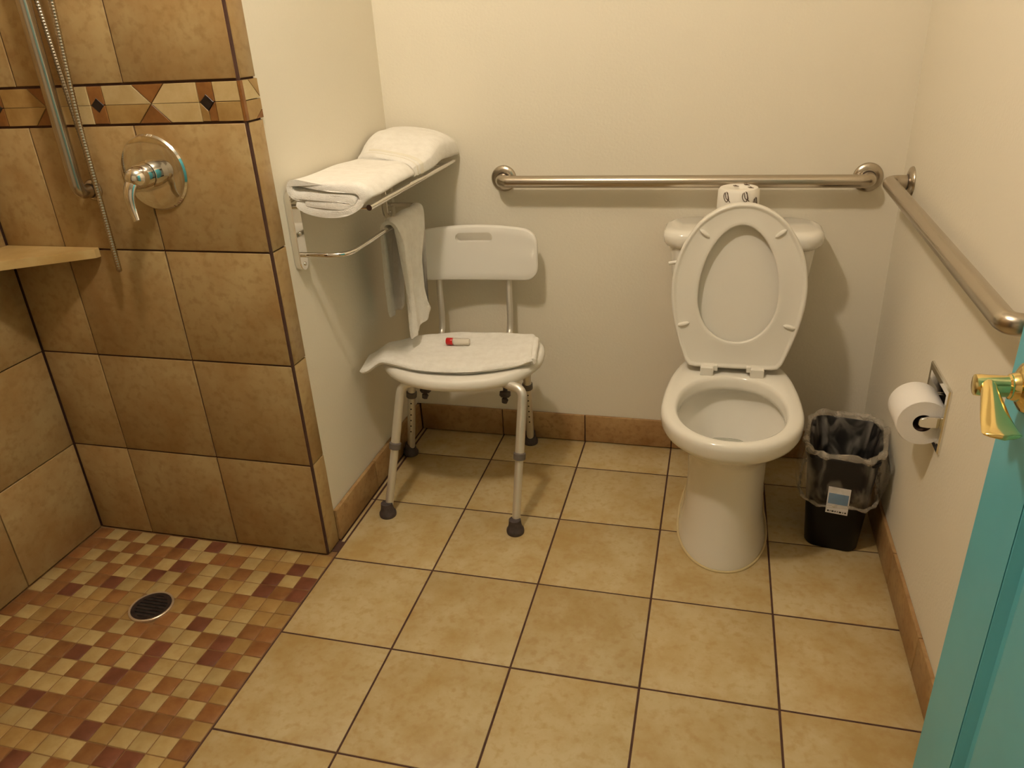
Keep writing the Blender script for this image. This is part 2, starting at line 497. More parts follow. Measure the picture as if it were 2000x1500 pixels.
for j in range(40):
    y1 = YW - 0.002 - j * PT; y0 = y1 - PT
    for i in range(nx_m):
        x1 = -0.004 - i * (0.811 / nx_m); x0 = x1 - 0.811 / nx_m
        c = mcode(i, j)
        cx, cy = (x0 + x1) / 2, (y0 + y1) / 2
        if (cx - DRAIN.x) ** 2 + (cy - DRAIN.y) ** 2 < 0.036 ** 2: continue
        if count < 296 and j < 19:
            tile('mosaic_tile', shower_floor, 'up', x0 + 0.0012, x1 - 0.0012, y0 + 0.0012, y1 - 0.0012, -0.009, 0.0078, MOS[c], 0.0004)
            count += 1
        elif y0 > YF + 0.05:
            mos_rest.box(x0 + 0.0012, x1 - 0.0012, y0 + 0.0012, y1 - 0.0012, -0.009, -0.0012)
o = part('mosaic_tiles', mos_rest, MOS[1], shower_floor, smooth=False)
o['kind'] = 'stuff'

# tile baseboards
BH, BT = 0.106, 0.009
bb = structure('baseboard_back', MB().box(XL, XR, YB - 0.003, YB + 0.001, 0, BH - 0.002), GROUT, 'brown tile baseboard along the back wall')
for a, b in ((XL + 0.010, S), (S, 2 * S), (2 * S, 3 * S), (3 * S, 4 * S), (4 * S, XR - 0.010)):
    tile('base_tile', bb, 'front', a + G / 2, b - G / 2, 0.003, BH, YB - 0.002, BT, BTILE)
bb = structure('baseboard_left', MB().box(XL - 0.0065, XL - 0.002, YW + ED + 0.003, YB, 0, BH - 0.002), GROUT, 'brown tile baseboard under the towel rack')
for a, b in ((YW + ED + 0.004, 0.366), (0.366, 0.67), (0.67, YB - 0.010)):
    tile('base_tile', bb, 'right', a + G / 2, b - G / 2, 0.003, BH, XL - 0.004, BT + 0.002, BTILE)
bb = structure('baseboard_right', MB().box(XR - 0.002, XR + 0.001, DY1 + 0.065, YB - 0.012, 0, BH - 0.002), GROUT, 'brown tile baseboard below the paper holder')
yy = [YB - 0.010, 0.470, 0.165, -0.140, -0.445, -0.75, -1.055, -1.36]
for k in range(7):
    tile('base_tile', bb, 'left', yy[k + 1] + G / 2, yy[k] - G / 2, 0.003, BH, XR - 0.001, BT, BTILE)

# ------------------------------------------------------------------ ceiling lamp (out of the frame, lights the room)
lamp = thing('ceiling_lamp', 'round glass globe lamp on the ceiling above the floor', 'lamp', (LAMP.x, LAMP.y, ZC))
mb = MB().lathe([(0.075, 0), (0.075, 0.02), (0.05, 0.045), (0.042, 0.06), (0.040, 0.115)], (LAMP.x, LAMP.y, ZC), (0, 0, -1))
part('canopy', mb, CHROME, lamp)
GL = bpy.data.materials.new('lit_globe'); GL.use_nodes = True
nt = GL.node_tree; nt.nodes.clear()
em = nt.nodes.new('ShaderNodeEmission'); ou = nt.nodes.new('ShaderNodeOutputMaterial')
em.inputs[0].default_value = (*LAMP_COLOR, 1); em.inputs[1].default_value = LAMP_STRENGTH
nt.links.new(em.outputs[0], ou.inputs[0])
prof = [(0.062 * math.sin(PI * k / 14) if 0 < k < 14 else 0.001, -0.062 * math.cos(PI * k / 14)) for k in range(15)]
part('globe', MB().lathe(prof, LAMP, (0, 0, 1), 24), GL, lamp)

# ------------------------------------------------------------------ grab bars
def grab_bar(name, label, path, r, flanges, m, fr=0.041, fil=0.05):
    lo = Vector(flanges[0][0])
    t = thing(name, label, 'grab bar', lo)
    part('bar', MB().tube(fillet(path, fil, 10), r, 20, True), m, t, angle=60)
    for o_, ax in flanges:
        pr = [(fr, 0.0005), (fr, 0.003), (fr * 0.93, 0.007), (fr * 0.72, 0.0105), (fr * 0.55, 0.012), (r * 0.9, 0.012)]
        part('flange', MB().lathe(pr, o_, ax, 36), m, t)
        part('collar_ring', MB().lathe([(r + 0.0022, 0.0118), (r + 0.0022, 0.0135), (r, 0.0138)], o_, ax, 30), DARKMETAL, t)
    return t
SO = 0.058
grab_bar('grab_bar', 'long brushed steel grab bar fixed horizontally above the toilet tank',
         [(0.357, YB, 0.936), (0.357, YB - SO, 0.936), (1.429, YB - SO, 0.936), (1.429, YB, 0.936)], 0.0185,
         [((0.357, YB, 0.936), (0, -1, 0)), ((1.429, YB, 0.936), (0, -1, 0))], STEEL)
grab_bar('grab_bar', 'brushed steel grab bar above the wall recess holding the toilet roll',
         [(XR, 0.685, 0.944), (XR - SO, 0.685, 0.944), (XR - SO, -0.352, 0.931), (XR, -0.352, 0.931)], 0.0185,
         [((XR, 0.685, 0.944), (-1, 0, 0)), ((XR, -0.352, 0.931), (-1, 0, 0))], STEEL)
grab_bar('grab_bar', 'vertical steel grab bar on tan shower tiles beside the mixer valve',
         [(-0.487, YW, 1.062), (-0.487, YW - 0.05, 1.062), (-0.487, YW - 0.05, 1.94), (-0.487, YW, 1.94)], 0.0155,
         [((-0.487, YW, 1.062), (0, -1, 0)), ((-0.487, YW, 1.94), (0, -1, 0))], STEEL, fr=0.026, fil=0.055)

# ------------------------------------------------------------------ shower hose, valve, shelf, drain
t = thing('shower_hose', 'ribbed metal shower hose hanging in a narrow loop beside the vertical bar', 'hose', (-0.43, YW - 0.02, 0.86))
pts = catmull([(-0.492, -0.014, 2.02), (-0.486, -0.014, 1.75), (-0.474, -0.016, 1.48), (-0.464, -0.016, 1.30), (-0.457, -0.016, 1.17),
               (-0.456, -0.014, 1.02), (-0.456, -0.014, 0.92), (-0.454, -0.017, 0.880), (-0.445, -0.027, 0.868), (-0.436, -0.037, 0.880),
               (-0.433, -0.040, 0.95), (-0.432, -0.040, 1.06), (-0.430, -0.040, 1.25), (-0.414, -0.040, 1.48), (-0.398, -0.040, 1.75), (-0.392, -0.040, 2.02)], 40)
# resample evenly and give it ribs
acc = [0.0]
for a, b in zip(pts, pts[1:]): acc.append(acc[-1] + (b - a).length)
step = 0.0016; res = []; k = 0; s = 0.0
while s < acc[-1]:
    while acc[k + 1] < s: k += 1
    u = (s - acc[k]) / max(1e-9, acc[k + 1] - acc[k])
    res.append(pts[k].lerp(pts[k + 1], u)); s += step
rad = [0.0060 if i % 4 < 2 else 0.0068 for i in range(len(res))]
part('ribbed_tube', MB().tube(res, rad, 9), STEEL, t, angle=70)
for x, y in ((-0.492, -0.014), (-0.392, -0.040)):
    part('end_fitting', MB().lathe([(0.011, 0), (0.011, 0.03), (0.008, 0.036)], (x, y, 2.01), (0, 0, 1)), CHROME, t)
part('wall_outlet', MB().tube(fillet([(-0.392, -0.040, 2.04), (-0.392, -0.040, 2.08), (-0.392, YW, 2.08)], 0.02), 0.011), CHROME, t)

vc = V(-0.297, YW, 1.103)
t = thing('shower_valve', 'chrome round shower valve plate with drooping lever handle', 'faucet', vc)
part('escutcheon', MB().lathe([(0.090, 0.0005), (0.090, 0.003), (0.086, 0.0075), (0.074, 0.0095), (0.050, 0.0105), (0.030, 0.011)], vc, (0, -1, 0), 48), CHROME, t)
part('hub', MB().lathe([(0.033, 0.010), (0.0325, 0.026), (0.031, 0.034), (0.0285, 0.0345)], vc, (0, -1, 0), 32), CHROME, t)
part('handle_body', MB().lathe([(0.0285, 0.036), (0.0285, 0.05), (0.027, 0.066), (0.022, 0.080), (0.013, 0.088), (0.002, 0.091)], vc, (0, -1, 0), 32), CHROME, t)
# lever: flattened tapering blade that swings out and down
pl = catmull([vc + V(0, -0.058, -0.004), vc + V(-0.006, -0.080, -0.012), vc + V(-0.008, -0.094, -0.036), vc + V(-0.006, -0.098, -0.064), vc + V(0.004, -0.106, -0.092)], 6)
rings = []
for i, p in enumerate(pl):
    u = i / (len(pl) - 1)
    wd = 0.020 * (1 - u) + 0.0085 * u; th = 0.014 * (1 - u) + 0.004 * u
    a = pl[max(i - 1, 0)]; b = pl[min(i + 1, len(pl) - 1)]
    tg = (b - a).normalized(); sx = V(1, 0, 0); sx = (sx - tg * sx.dot(tg)).normalized(); sn = tg.cross(sx)
    rings.append([p + sx * math.cos(2 * PI * q / 16) * wd + sn * math.sin(2 * PI * q / 16) * th for q in range(16)])
part('lever', MB().loft(rings), CHROME, t)

mb = MB()
poly = [(XS + 0.0005, YW - 0.0005), (-0.522, YW - 0.0005), (-0.517, YW - 0.006), (-0.519, YW - 0.020), (XS + 0.0005, YW - 0.228)]
r_ = lambda d, z: [((x - (-0.70)) * (1 - d) - 0.70, (y + 0.05) * (1 - d) - 0.05, z) for x, y in poly]
mb.loft([[(x, y, 0.892) for x, y in poly], [(x, y, 0.912) for x, y in poly], r_(0.006, 0.9145)])
single('corner_shelf', mb, SHELFM, 'beige triangular tile shelf built into the shower corner', 'shelf')

t = thing('floor_drain', 'round dark drain grate set in the mosaic shower floor', 'drain', (DRAIN.x, DRAIN.y, 0.0))
part('rim', MB().lathe([(0.0585, -0.002), (0.0585, 0.0036), (0.0570, 0.0046), (0.0530, 0.0042), (0.0525, 0.001)], (DRAIN.x, DRAIN.y, 0.0), (0, 0, 1), 40, False, False), RIMM, t)
part('well_dark_disc', MB().lathe([(0.0555, -0.003), (0.0555, 0.0005)], (DRAIN.x, DRAIN.y, 0.0), (0, 0, 1), 40), INK_HOLE, t)  # flat black disc: the shade inside the drain is put into its colour
gm = MB()
grm = mat('dull_drain_metal', (0.075, 0.055, 0.05), 0.45, 0.6, var=(0.03, 0.02, 0.02), vscale=40)
gm.lathe([(0.0525, 0.0005), (0.0525, 0.0032), (0.042, 0.0030), (0.042, 0.0005)], (DRAIN.x, DRAIN.y, 0.0), (0, 0, 1), 40, False, False)
part('grate_ring', gm, grm, t)
for k in range(-3, 4):
    c = k * 0.0115; hl = math.sqrt(0.043 ** 2 - c * c)
    part('grate_bar', MB().box(DRAIN.x - hl, DRAIN.x + hl, DRAIN.y + c - 0.003, DRAIN.y + c + 0.003, 0.0006, 0.0030), grm, t, smooth=False)

# ------------------------------------------------------------------ toilet
TX = 1.090
def egg(z, front, back, hw, yc, nf=2.1, nb=3.0, N=64, cx=TX):
    out = []
    for k in range(N):
        a = 2 * PI * k / N; c, s = math.cos(a), math.sin(a)
        n = nb if s > 0 else nf
        # exponent blends so the outline stays smooth at the widest point
        e = 2 / (2.1 + (n - 2.1) * abs(s))
        x = math.copysign(abs(c) ** e, c) * hw
        y = yc + math.copysign(abs(s) ** e, s) * ((back - yc) if s > 0 else (yc - front))
        out.append(V(cx + x, y, z))
    return out
t = thing('toilet', 'white porcelain toilet with its seat raised against the tank', 'toilet', (TX, 0.42, 0))
mb = MB()
mb.loft([egg(0.0, 0.142, 0.665, 0.124, 0.36), egg(0.012, 0.142, 0.665, 0.124, 0.36), egg(0.03, 0.146, 0.662, 0.119, 0.36),
         egg(0.10, 0.155, 0.655, 0.110, 0.36), egg(0.19, 0.163, 0.650, 0.106, 0.36), egg(0.26, 0.163, 0.648, 0.108, 0.36),
         egg(0.305, 0.155, 0.650, 0.115, 0.36), egg(0.335, 0.139, 0.655, 0.133, 0.35), egg(0.354, 0.117, 0.662, 0.154, 0.33),
         egg(0.369, 0.098, 0.665, 0.175, 0.32), egg(0.376, 0.092, 0.666, 0.182, 0.315), egg(0.386, 0.089, 0.667, 0.185, 0.31), egg(0.408, 0.088, 0.668, 0.186, 0.305),
         egg(0.418, 0.090, 0.666, 0.184, 0.305), egg(0.4245, 0.096, 0.662, 0.178, 0.305), egg(0.426, 0.104, 0.655, 0.170, 0.305),
         egg(0.4258, 0.114, 0.502, 0.151, 0.30, nb=2.3), egg(0.4225, 0.120, 0.496, 0.145, 0.30, nb=2.3), egg(0.414, 0.124, 0.492, 0.141, 0.30, nb=2.3),
         egg(0.398, 0.125, 0.490, 0.139, 0.30, nb=2.3), egg(0.386, 0.124, 0.490, 0.139, 0.30, nb=2.3), egg(0.381, 0.118, 0.500, 0.148, 0.30, nb=2.3), egg(0.374, 0.113, 0.516, 0.156, 0.30, nb=2.3), egg(0.358, 0.122, 0.520, 0.147, 0.30, nb=2.3),
         egg(0.330, 0.150, 0.510, 0.126, 0.31), egg(0.300, 0.175, 0.498, 0.107, 0.32), egg(0.268, 0.212, 0.484, 0.090, 0.34), egg(0.235, 0.260, 0.468, 0.070, 0.37),
         egg(0.205, 0.300, 0.455, 0.052, 0.385), egg(0.190, 0.325, 0.440, 0.036, 0.39)], True, True)
part('bowl', mb, PORC, t, angle=75)
pb = egg(0.002, 0.139, 0.668, 0.127, 0.36)
part('caulk_bead', MB().tube(pb + [pb[0]], 0.0035, 8), mat('yellowed_caulk', (0.62, 0.50, 0.27), 0.6), t)
part('water', MB().loft([egg(0.236, 0.262, 0.466, 0.068, 0.37), egg(0.238, 0.262, 0.466, 0.068, 0.37)]), WATERM, t)

def rrect(cx, cy, hx, hy, r, z, N=12):
    out = []
    for (sx, sy, a0) in ((1, 1, 0), (-1, 1, PI / 2), (-1, -1, PI), (1, -1, 1.5 * PI)):
        for k in range(N):
            a = a0 + PI / 2 * k / (N - 1)
            out.append(V(cx + sx * (hx - r) + r * math.cos(a), cy + sy * (hy - r) + r * math.sin(a), z))
    return out
mb = MB()
yb = 0.784
def tk(z, hx, yf, r=0.05):
    return rrect(TX + 0.004, (yf + yb) / 2, hx, (yb - yf) / 2, r, z)
mb.loft([tk(0.424, 0.145, 0.640), tk(0.430, 0.152, 0.634), tk(0.46, 0.163, 0.628), tk(0.58, 0.181, 0.622), tk(0.68, 0.193, 0.616), tk(0.775, 0.204, 0.612)])
part('tank', mb, PORC, t, angle=60)
def tl(z, hx, yf, r=0.06):
    return rrect(TX + 0.004, (yf + 0.790) / 2, hx, (0.790 - yf) / 2, r, z)
mb = MB()
mb.loft([tl(0.767, 0.205, 0.612, 0.05), tl(0.770, 0.214, 0.607), tl(0.780, 0.220, 0.603), tl(0.798, 0.2225, 0.602), tl(0.809, 0.220, 0.605), tl(0.816, 0.212, 0.612), tl(0.819, 0.200, 0.624)])
part('tank_lid', mb, PORC, t, angle=75)
lv = part('flush_lever', MB().lathe([(0.012, 0), (0.012, 0.008), (0.008, 0.012)], (TX - 0.150, 0.613, 0.735), (0, -1, 0), 20), PORC, t)
mbx = MB().tube(catmull([(TX - 0.150, 0.598, 0.735), (TX - 0.172, 0.594, 0.735), (TX - 0.196, 0.594, 0.730)], 5), 0.0055, 10)
part('flush_lever_arm', mbx, PORC, lv)

# raised seat and lid: drawn flat in (u across, v from hinge to tip), then swung up and leaned back
HY, HZ = 0.545, 0.440
TILT = math.radians(6.0)
def up(u, v, d):                           # d: distance towards the camera from the lid plane
    vy, vz = math.sin(TILT), math.cos(TILT)
    return V(TX + 0.001 + u, HY + v * vy - d * vz, HZ + v * vz + d * vy)
TAB = [(0.0, 0.0), (0.0005, 0.090), (0.003, 0.121), (0.014, 0.134), (0.05, 0.148), (0.10, 0.164), (0.15, 0.176), (0.20, 0.183), (0.25, 0.183),
       (0.30, 0.176), (0.35, 0.160), (0.40, 0.131), (0.43, 0.105), (0.455, 0.068), (0.469, 0.030), (0.472, 0.0)]
VC = 0.215
def polar(poly, N=88):
    """points of a star-shaped outline at even angles round (0, VC)"""
    out = []
    for k in range(N):
        a = 2 * PI * (k + 0.5) / N; d = Vector((math.cos(a), math.sin(a)))
        best = 0
        for p, q in zip(poly, poly[1:] + poly[:1]):
            p = Vector((p[0], p[1] - VC)); q = Vector((q[0], q[1] - VC)); e = q - p
            den = d.x * e.y - d.y * e.x
            if abs(den) < 1e-9: continue
            tt = (p.x * e.y - p.y * e.x) / den; ss = (p.x * d.y - p.y * d.x) / den
            if tt > 0 and -1e-6 <= ss <= 1 + 1e-6: best = max(best, tt)
        out.append((d.x * best, d.y * best + VC))
    return out
half = catmull([V(hw, v, 0) for v, hw in TAB], 5)
OUT = polar([(p.x, p.y) for p in half] + [(-p.x, p.y) for p in half[::-1]])
HOLE = polar([(0.109 * math.copysign(abs(math.cos(a)) ** 0.97, math.cos(a)) * (1 - 0.10 * max(0, math.sin(a)) ** 2),
               0.212 + (0.200 if math.sin(a) > 0 else 0.132) * math.copysign(abs(math.sin(a)) ** 0.97, math.sin(a))) for a in [2 * PI * k / 96 for k in range(96)]])
def grow(pts, g):
    return [(u + u / math.hypot(u, v - VC) * g, v + (v - VC) / math.hypot(u, v - VC) * g) for u, v in pts]
def mapring(pts, d): return [up(u, v, d) for u, v in pts]
LO = lambda g: grow(OUT, -g)
lid = MB().loft([mapring(LO(0.012), -0.012), mapring(LO(0.004), -0.010), mapring(LO(0.001), -0.004), mapring(LO(0.001), 0.006), mapring(LO(0.004), 0.0085),
                 mapring(LO(0.012), 0.0085), mapring(LO(0.015), 0.004), mapring(LO(0.03), 0.003), mapring(LO(0.10), 0.003)])
seat_lid = part('seat_lid', lid, SEATP, t, angle=60)
RI = lambda g: grow(HOLE, g)
ring = MB().loft([mapring(LO(0.006), 0.0150), mapring(LO(0.0005), 0.0185), mapring(LO(0), 0.0290), mapring(LO(0.0015), 0.0345), mapring(LO(0.005), 0.0370), mapring(LO(0.009), 0.0360), mapring(LO(0.0125), 0.0325), mapring(LO(0.016), 0.0318),
                  mapring(RI(0.012), 0.0335), mapring(RI(0.004), 0.0345), mapring(RI(0.001), 0.0325), mapring(RI(0), 0.0290), mapring(RI(0.001), 0.0190), mapring(RI(0.005), 0.0150)], closed=True)
seat_ring = part('seat_ring', ring, SEATP, t, angle=60)
for (u, v, ang) in ((-0.100, 0.389, -0.66), (0.100, 0.391, 0.66), (-0.146, 0.128, 0.26), (0.146, 0.131, -0.26)):
    rg = []
    for k in range(9):
        s = -1 + 2 * k / 8; rr = math.sqrt(max(0.0, 1 - s * s)) + 0.03
        cu, cv = math.cos(ang), math.sin(ang)
        rg.append([up(u + cu * s * 0.0185 - cv * math.cos(2 * PI * q / 10) * 0.0062 * rr,
                      v + cv * s * 0.0185 + cu * math.cos(2 * PI * q / 10) * 0.0062 * rr,
                      0.0325 + math.sin(2 * PI * q / 10) * 0.0080 * rr) for q in range(10)])
    part('bumper', MB().loft(rg), SEATP, seat_ring)
for sx in (-1, 1):
    mb = MB().box(TX + sx * 0.070 - 0.019, TX + sx * 0.070 + 0.019, HY - 0.052, HY - 0.012, 0.4245, 0.452)
    h = part('hinge', mb, SEATP, t, bevel=0.003)
    part('hinge_knuckle', MB().box(TX + sx * 0.046 - 0.006, TX + sx * 0.046 + 0.006, HY - 0.044, HY - 0.012, 0.438, 0.455), SEATP, h, bevel=0.002)
part('hinge_rod', MB().tube([(TX - 0.088, HY - 0.020, 0.452), (TX + 0.088, HY - 0.020, 0.452)], 0.0045, 12), SEATP, t)

# ------------------------------------------------------------------ spare wrapped roll on the tank
RX, RY, RZ, RR, RH = 1.076, 0.674, 0.8195, 0.0575, 0.114
t = thing('spare_toilet_roll', 'paper-wrapped spare toilet roll with brown print standing on the tank', 'toilet roll', (RX, RY, RZ))
prof = [(0.050, 0), (RR, 0.004), (RR + 0.0006, 0.03), (RR, 0.075), (RR - 0.001, RH - 0.008), (RR - 0.006, RH - 0.001), (0.045, RH), (0.024, RH - 0.002), (0.018, RH - 0.007), (0.004, RH - 0.009)]
part('wrapper', MB().lathe(prof, (RX, RY, RZ), (0, 0, 1), 40), WRAP, t)
def squiggle(pts2, mapf, name):
    p = catmull([mapf(*q) for q in pts2], 5)
    part(name, MB().tube(p, 0.0010, 6), PRINT, t)
def cyl(a, z): return V(RX + (RR + 0.0006) * math.sin(a), RY - (RR + 0.0006) * math.cos(a), RZ + z)
def cap(x, y): return V(RX + x, RY + y, RZ + RH + 0.0006)
scr = [[(-0.14, 0.014), (-0.17, 0.004), (-0.10, -0.006), (0.0, -0.010), (0.06, 0.0), (0.02, 0.016)],
       [(-0.10, 0.016), (-0.04, 0.0), (0.06, -0.004), (0.16, -0.010)],
       [(-0.03, 0.018), (0.05, 0.008), (0.10, -0.004)]]
for a0, z0 in ((-0.58, 0.092), (0.34, 0.094), (-0.15, 0.050), (0.95, 0.075)):
    for st in scr:
        squiggle([(a0 + a * 1.1, z0 + z) for a, z in st], cyl, 'printed_mark')
for x0, y0 in ((-0.010, 0.010), (0.020, 0.028), (0.030, -0.012)):
    for st in scr[1:]:
        squiggle([(x0 + a * 0.055, y0 + z * 0.6) for a, z in st], cap, 'printed_mark')

# ------------------------------------------------------------------ recessed paper holder and its roll
t = thing('toilet_paper_holder', 'square chrome holder recessed into the wall beside the bin', 'paper holder', (XR, 0.095, HZ0))
y0, y1, z0, z1 = 0.012, 0.178, 0.490, 0.642
def rc(a, x): return [V(x, y0 + a, z0 + a), V(x, y1 - a, z0 + a), V(x, y1 - a, z1 - a), V(x, y0 + a, z1 - a)]
part('frame_plate', MB().loft([rc(0, XR - 0.0003), rc(0, XR - 0.004), rc(0.003, XR - 0.007), rc(0.016, XR - 0.007), rc(0.0190, XR - 0.001), rc(0.0190, XR + 0.05)], False, False), CHROME, t, angle=30)
part('recess', MB().loft([rc(0.0192, XR + 0.048), rc(0.0192, XR + 0.050)]), DARKMETAL, t, smooth=False)
def arm(yc_):
    mbx = MB()
    rg = []
    for (x, hz, zc_) in ((XR + 0.046, 0.013, 0.556), (XR - 0.006, 0.013, 0.556), (XR - 0.030, 0.0125, 0.555), (XR - 0.043, 0.010, 0.554), (XR - 0.0475, 0.005, 0.554)):
        rg.append([V(x, yc_ - 0.004, zc_ - hz), V(x, yc_ + 0.004, zc_ - hz), V(x, yc_ + 0.004, zc_ + hz), V(x, yc_ - 0.004, zc_ + hz)])
    return mbx.loft(rg)
for yc_ in (0.0365, 0.1535):
    part('arm', arm(yc_), CHROME, t, bevel=0.0015)
part('spindle', MB().tube([(XR - 0.036, 0.040, 0.554), (XR - 0.036, 0.150, 0.554)], 0.008, 14), CHROME, t)
c0 = V(XR - 0.036, 0.0435, 0.548)
t = thing('toilet_roll', 'white toilet paper roll hanging in the recessed chrome holder', 'toilet roll', c0 + V(0, 0.05, -0.055))
part('paper', MB().lathe([(0.0205, 0.0), (0.0525, 0.0), (0.0540, 0.002), (0.0540, 0.100), (0.0525, 0.102), (0.0205, 0.102)], c0, (0, 1, 0), 44, False, False), PAPER, t)
part('core', MB().lathe([(0.0205, 0.0008), (0.0205, 0.1012), (0.0192, 0.1012), (0.0192, 0.0008)], c0, (0, 1, 0), 30, False, False), CARD, t)

# ------------------------------------------------------------------ shower chair
SXC, SYC, SZ = 0.292, 0.455, 0.440
SA = math.radians(9)
t = thing('shower_chair', 'white plastic shower chair with aluminium legs and rubber feet', 'chair', (SXC, SYC, 0))
def sp(u, v, z):
    return V(SXC + u * math.cos(SA) - v * math.sin(SA), SYC + u * math.sin(SA) + v * math.cos(SA), z)
def sell(hu, hv, n=2.35, N=60):
    out = []
    for k in range(N):
        a = 2 * PI * k / N; c, s = math.cos(a), math.sin(a)
        out.append((math.copysign(abs(c) ** (2 / n), c) * hu, math.copysign(abs(s) ** (2 / n), s) * hv))
    return out
def seatz(u, v): return -0.010 + 0.020 * (u / 0.25) ** 2 - 0.008 * max(0.0, -v / 0.17) ** 2
HU, HV = 0.250, 0.172
seat = MB().loft([[sp(u, v, SZ + 0.004 + seatz(u, v)) for u, v in sell(HU * 0.3, HV * 0.3)],
                  [sp(u, v, SZ + 0.004 + seatz(u, v)) for u, v in sell(HU * 0.9, HV * 0.9)],
                  [sp(u, v, SZ - 0.004 + seatz(u, v)) for u, v in sell(HU - 0.010, HV - 0.010)],
                  [sp(u, v, SZ + 0.002 + seatz(u, v)) for u, v in sell(HU - 0.003, HV - 0.003)],
                  [sp(u, v, SZ + 0.014 + seatz(u, v)) for u, v in sell(HU, HV)],
                  [sp(u, v, SZ + 0.027 + seatz(u, v)) for u, v in sell(HU - 0.003, HV - 0.003)],
                  [sp(u, v, SZ + 0.034 + seatz(u, v)) for u, v in sell(HU - 0.014, HV - 0.014)],
                  [sp(u, v, SZ + 0.032 + seatz(u, v)) for u, v in sell(HU * 0.7, HV * 0.7)],
                  [sp(u, v, SZ + 0.030 + seatz(u, v)) for u, v in sell(HU * 0.3, HV * 0.3)]])
part('seat', seat, CHAIRP, t, angle=70)
# backrest: curved panel with a hand slot
BXC, BYC, BZC, BA = 0.275, 0.722, 0.713, math.radians(4.5)
def bp_(u, v, d):
    cur = -0.030 * (u / 0.2) ** 2            # the ends wrap forwards a little
    x = BXC + u * math.cos(BA) - (cur - d) * math.sin(BA)
    y = BYC + u * math.sin(BA) + (cur - d) * math.cos(BA) + 0.06 * v
    return V(x, y, BZC + v - 0.012 * (u / 0.2) ** 2 * (1 if v > 0 else -0.6))
def rr2(hu, hv, r, cu=0, cv=0, N=10):
    out = []
    for (sx, sy, a0) in ((1, 1, 0), (-1, 1, PI / 2), (-1, -1, PI), (1, -1, 1.5 * PI)):
        for k in range(N):
            a = a0 + PI / 2 * k / (N - 1)
            out.append((cu + sx * (hu - r) + r * math.cos(a), cv + sy * (hv - r) + r * math.sin(a)))
    return out
def slab(hu, hv, r, d0, d1, nu=48):
    """rounded slab as stations across u, each a thin closed loop in (v, d)"""
    rings = []
    us = [hu * math.sin(PI / 2 * (-1 + 2 * k / nu)) for k in range(nu + 1)]
    us[0] = -hu + 1e-4; us[-1] = hu - 1e-4
    for u in us:
        x = max(0.0, abs(u) - (hu - r)); hv_ = hv - r + math.sqrt(max(1e-8, r * r - x * x))
        ed = min(1.0, (hu - abs(u)) / 0.006)
        e = 0.006 * (0.35 + 0.65 * ed)
        dm = (d0 + d1) / 2; h_ = (d1 - d0) / 2 * (0.35 + 0.65 * math.sqrt(ed))
        loop = []
        for k in range(9): loop.append((-hv_ + e + (2 * hv_ - 2 * e) * k / 8, dm + h_))
        loop += [(hv_ - e * 0.3, dm + h_ * 0.75), (hv_, dm + h_ * 0.2), (hv_, dm - h_ * 0.2), (hv_ - e * 0.3, dm - h_ * 0.75)]
        for k in range(9): loop.append((hv_ - e - (2 * hv_ - 2 * e) * k / 8, dm - h_))
        loop += [(-hv_ + e * 0.3, dm - h_ * 0.75), (-hv_, dm - h_ * 0.2), (-hv_, dm + h_ * 0.2), (-hv_ + e * 0.3, dm + h_ * 0.75)]
        rings.append([bp_(u, v, d) for v, d in loop])
    return MB().loft(rings)
brest = part('backrest', slab(0.202, 0.090, 0.045, -0.011, 0.011), CHAIRP, t, angle=60)
cutter = part('slot_cutter', MB().loft([[bp_(u, v, d) for u, v in rr2(0.061, 0.0150, 0.0149, -0.008, 0.053)] for d in (-0.08, 0.0, 0.08)]), CHAIRP, t)
bm_ = brest.modifiers.new('slot', 'BOOLEAN'); bm_.operation = 'DIFFERENCE'; bm_.object = cutter; bm_.solver = 'EXACT'
bpy.context.view_layer.update()
me_ = bpy.data.meshes.new_from_object(brest.evaluated_get(bpy.context.evaluated_depsgraph_get()))
brest.modifiers.clear(); brest.data = me_
me_.set_sharp_from_angle(angle=math.radians(50))
bpy.data.objects.remove(cutter)
for u in (-0.135, 0.100):
    top = bp_(u, 0.02, -0.017)
    low = V(top.x - 0.006, top.y - 0.012, 0.45)
    part('back_post', MB().tube(catmull([top, top.lerp(low, 0.5), low, V(low.x, low.y - 0.06, 0.424), V(low.x, low.y - 0.14, 0.424)], 5), 0.0105, 14), ALU, t)
# legs: foot position, top of straight run, then the bend under the seat
def leg(foot, top, inner, rest, rc_up=0.0140, rc_lo=0.0125, split=0.45, holes=False):
    foot = V(*foot); top = V(*top); inner = V(*inner)
    mid = foot.lerp(top, split)
    up_path = fillet([mid, top, inner, V(*rest)], 0.055, 8)
    lg = part('leg', MB().tube(up_path, rc_up, 16), ALU, t)
    part('lower_tube', MB().tube([foot + (top - foot) * 0.04, mid + (top - foot) * 0.03], rc_lo if not holes else 0.0135, 16), ALU, lg)
    d = (top - foot).normalized()
    part('collar', MB().lathe([(rc_up + 0.0005, -0.012), (rc_up + 0.0042, -0.010), (rc_up + 0.0042, 0.008), (rc_up + 0.0005, 0.011)], mid, d, 20), COLLAR, lg)
    ft = MB().lathe([(0.0255, 0.0), (0.0268, 0.006), (0.0262, 0.013), (0.0225, 0.018), (0.0195, 0.030), (0.0178, 0.046), (0.0125, 0.047)], (foot.x, foot.y, 0.0), (0, 0, 1), 24)
    part('rubber_foot', ft, RUBBER, lg)
    if holes:
        hb = MB()
        for k in range(6):
            p = foot.lerp(mid, 0.42 + 0.092 * k)
            dirc = (CHAIR_FRONT - d * CHAIR_FRONT.dot(d)).normalized()
            hb.lathe([(0.0028, 0.0118), (0.0028, 0.0139)], p, dirc, 10)
        part('adjustment_hole_discs', hb, INK_HOLE, lg)  # solid black discs; the dark inside each hole is painted on
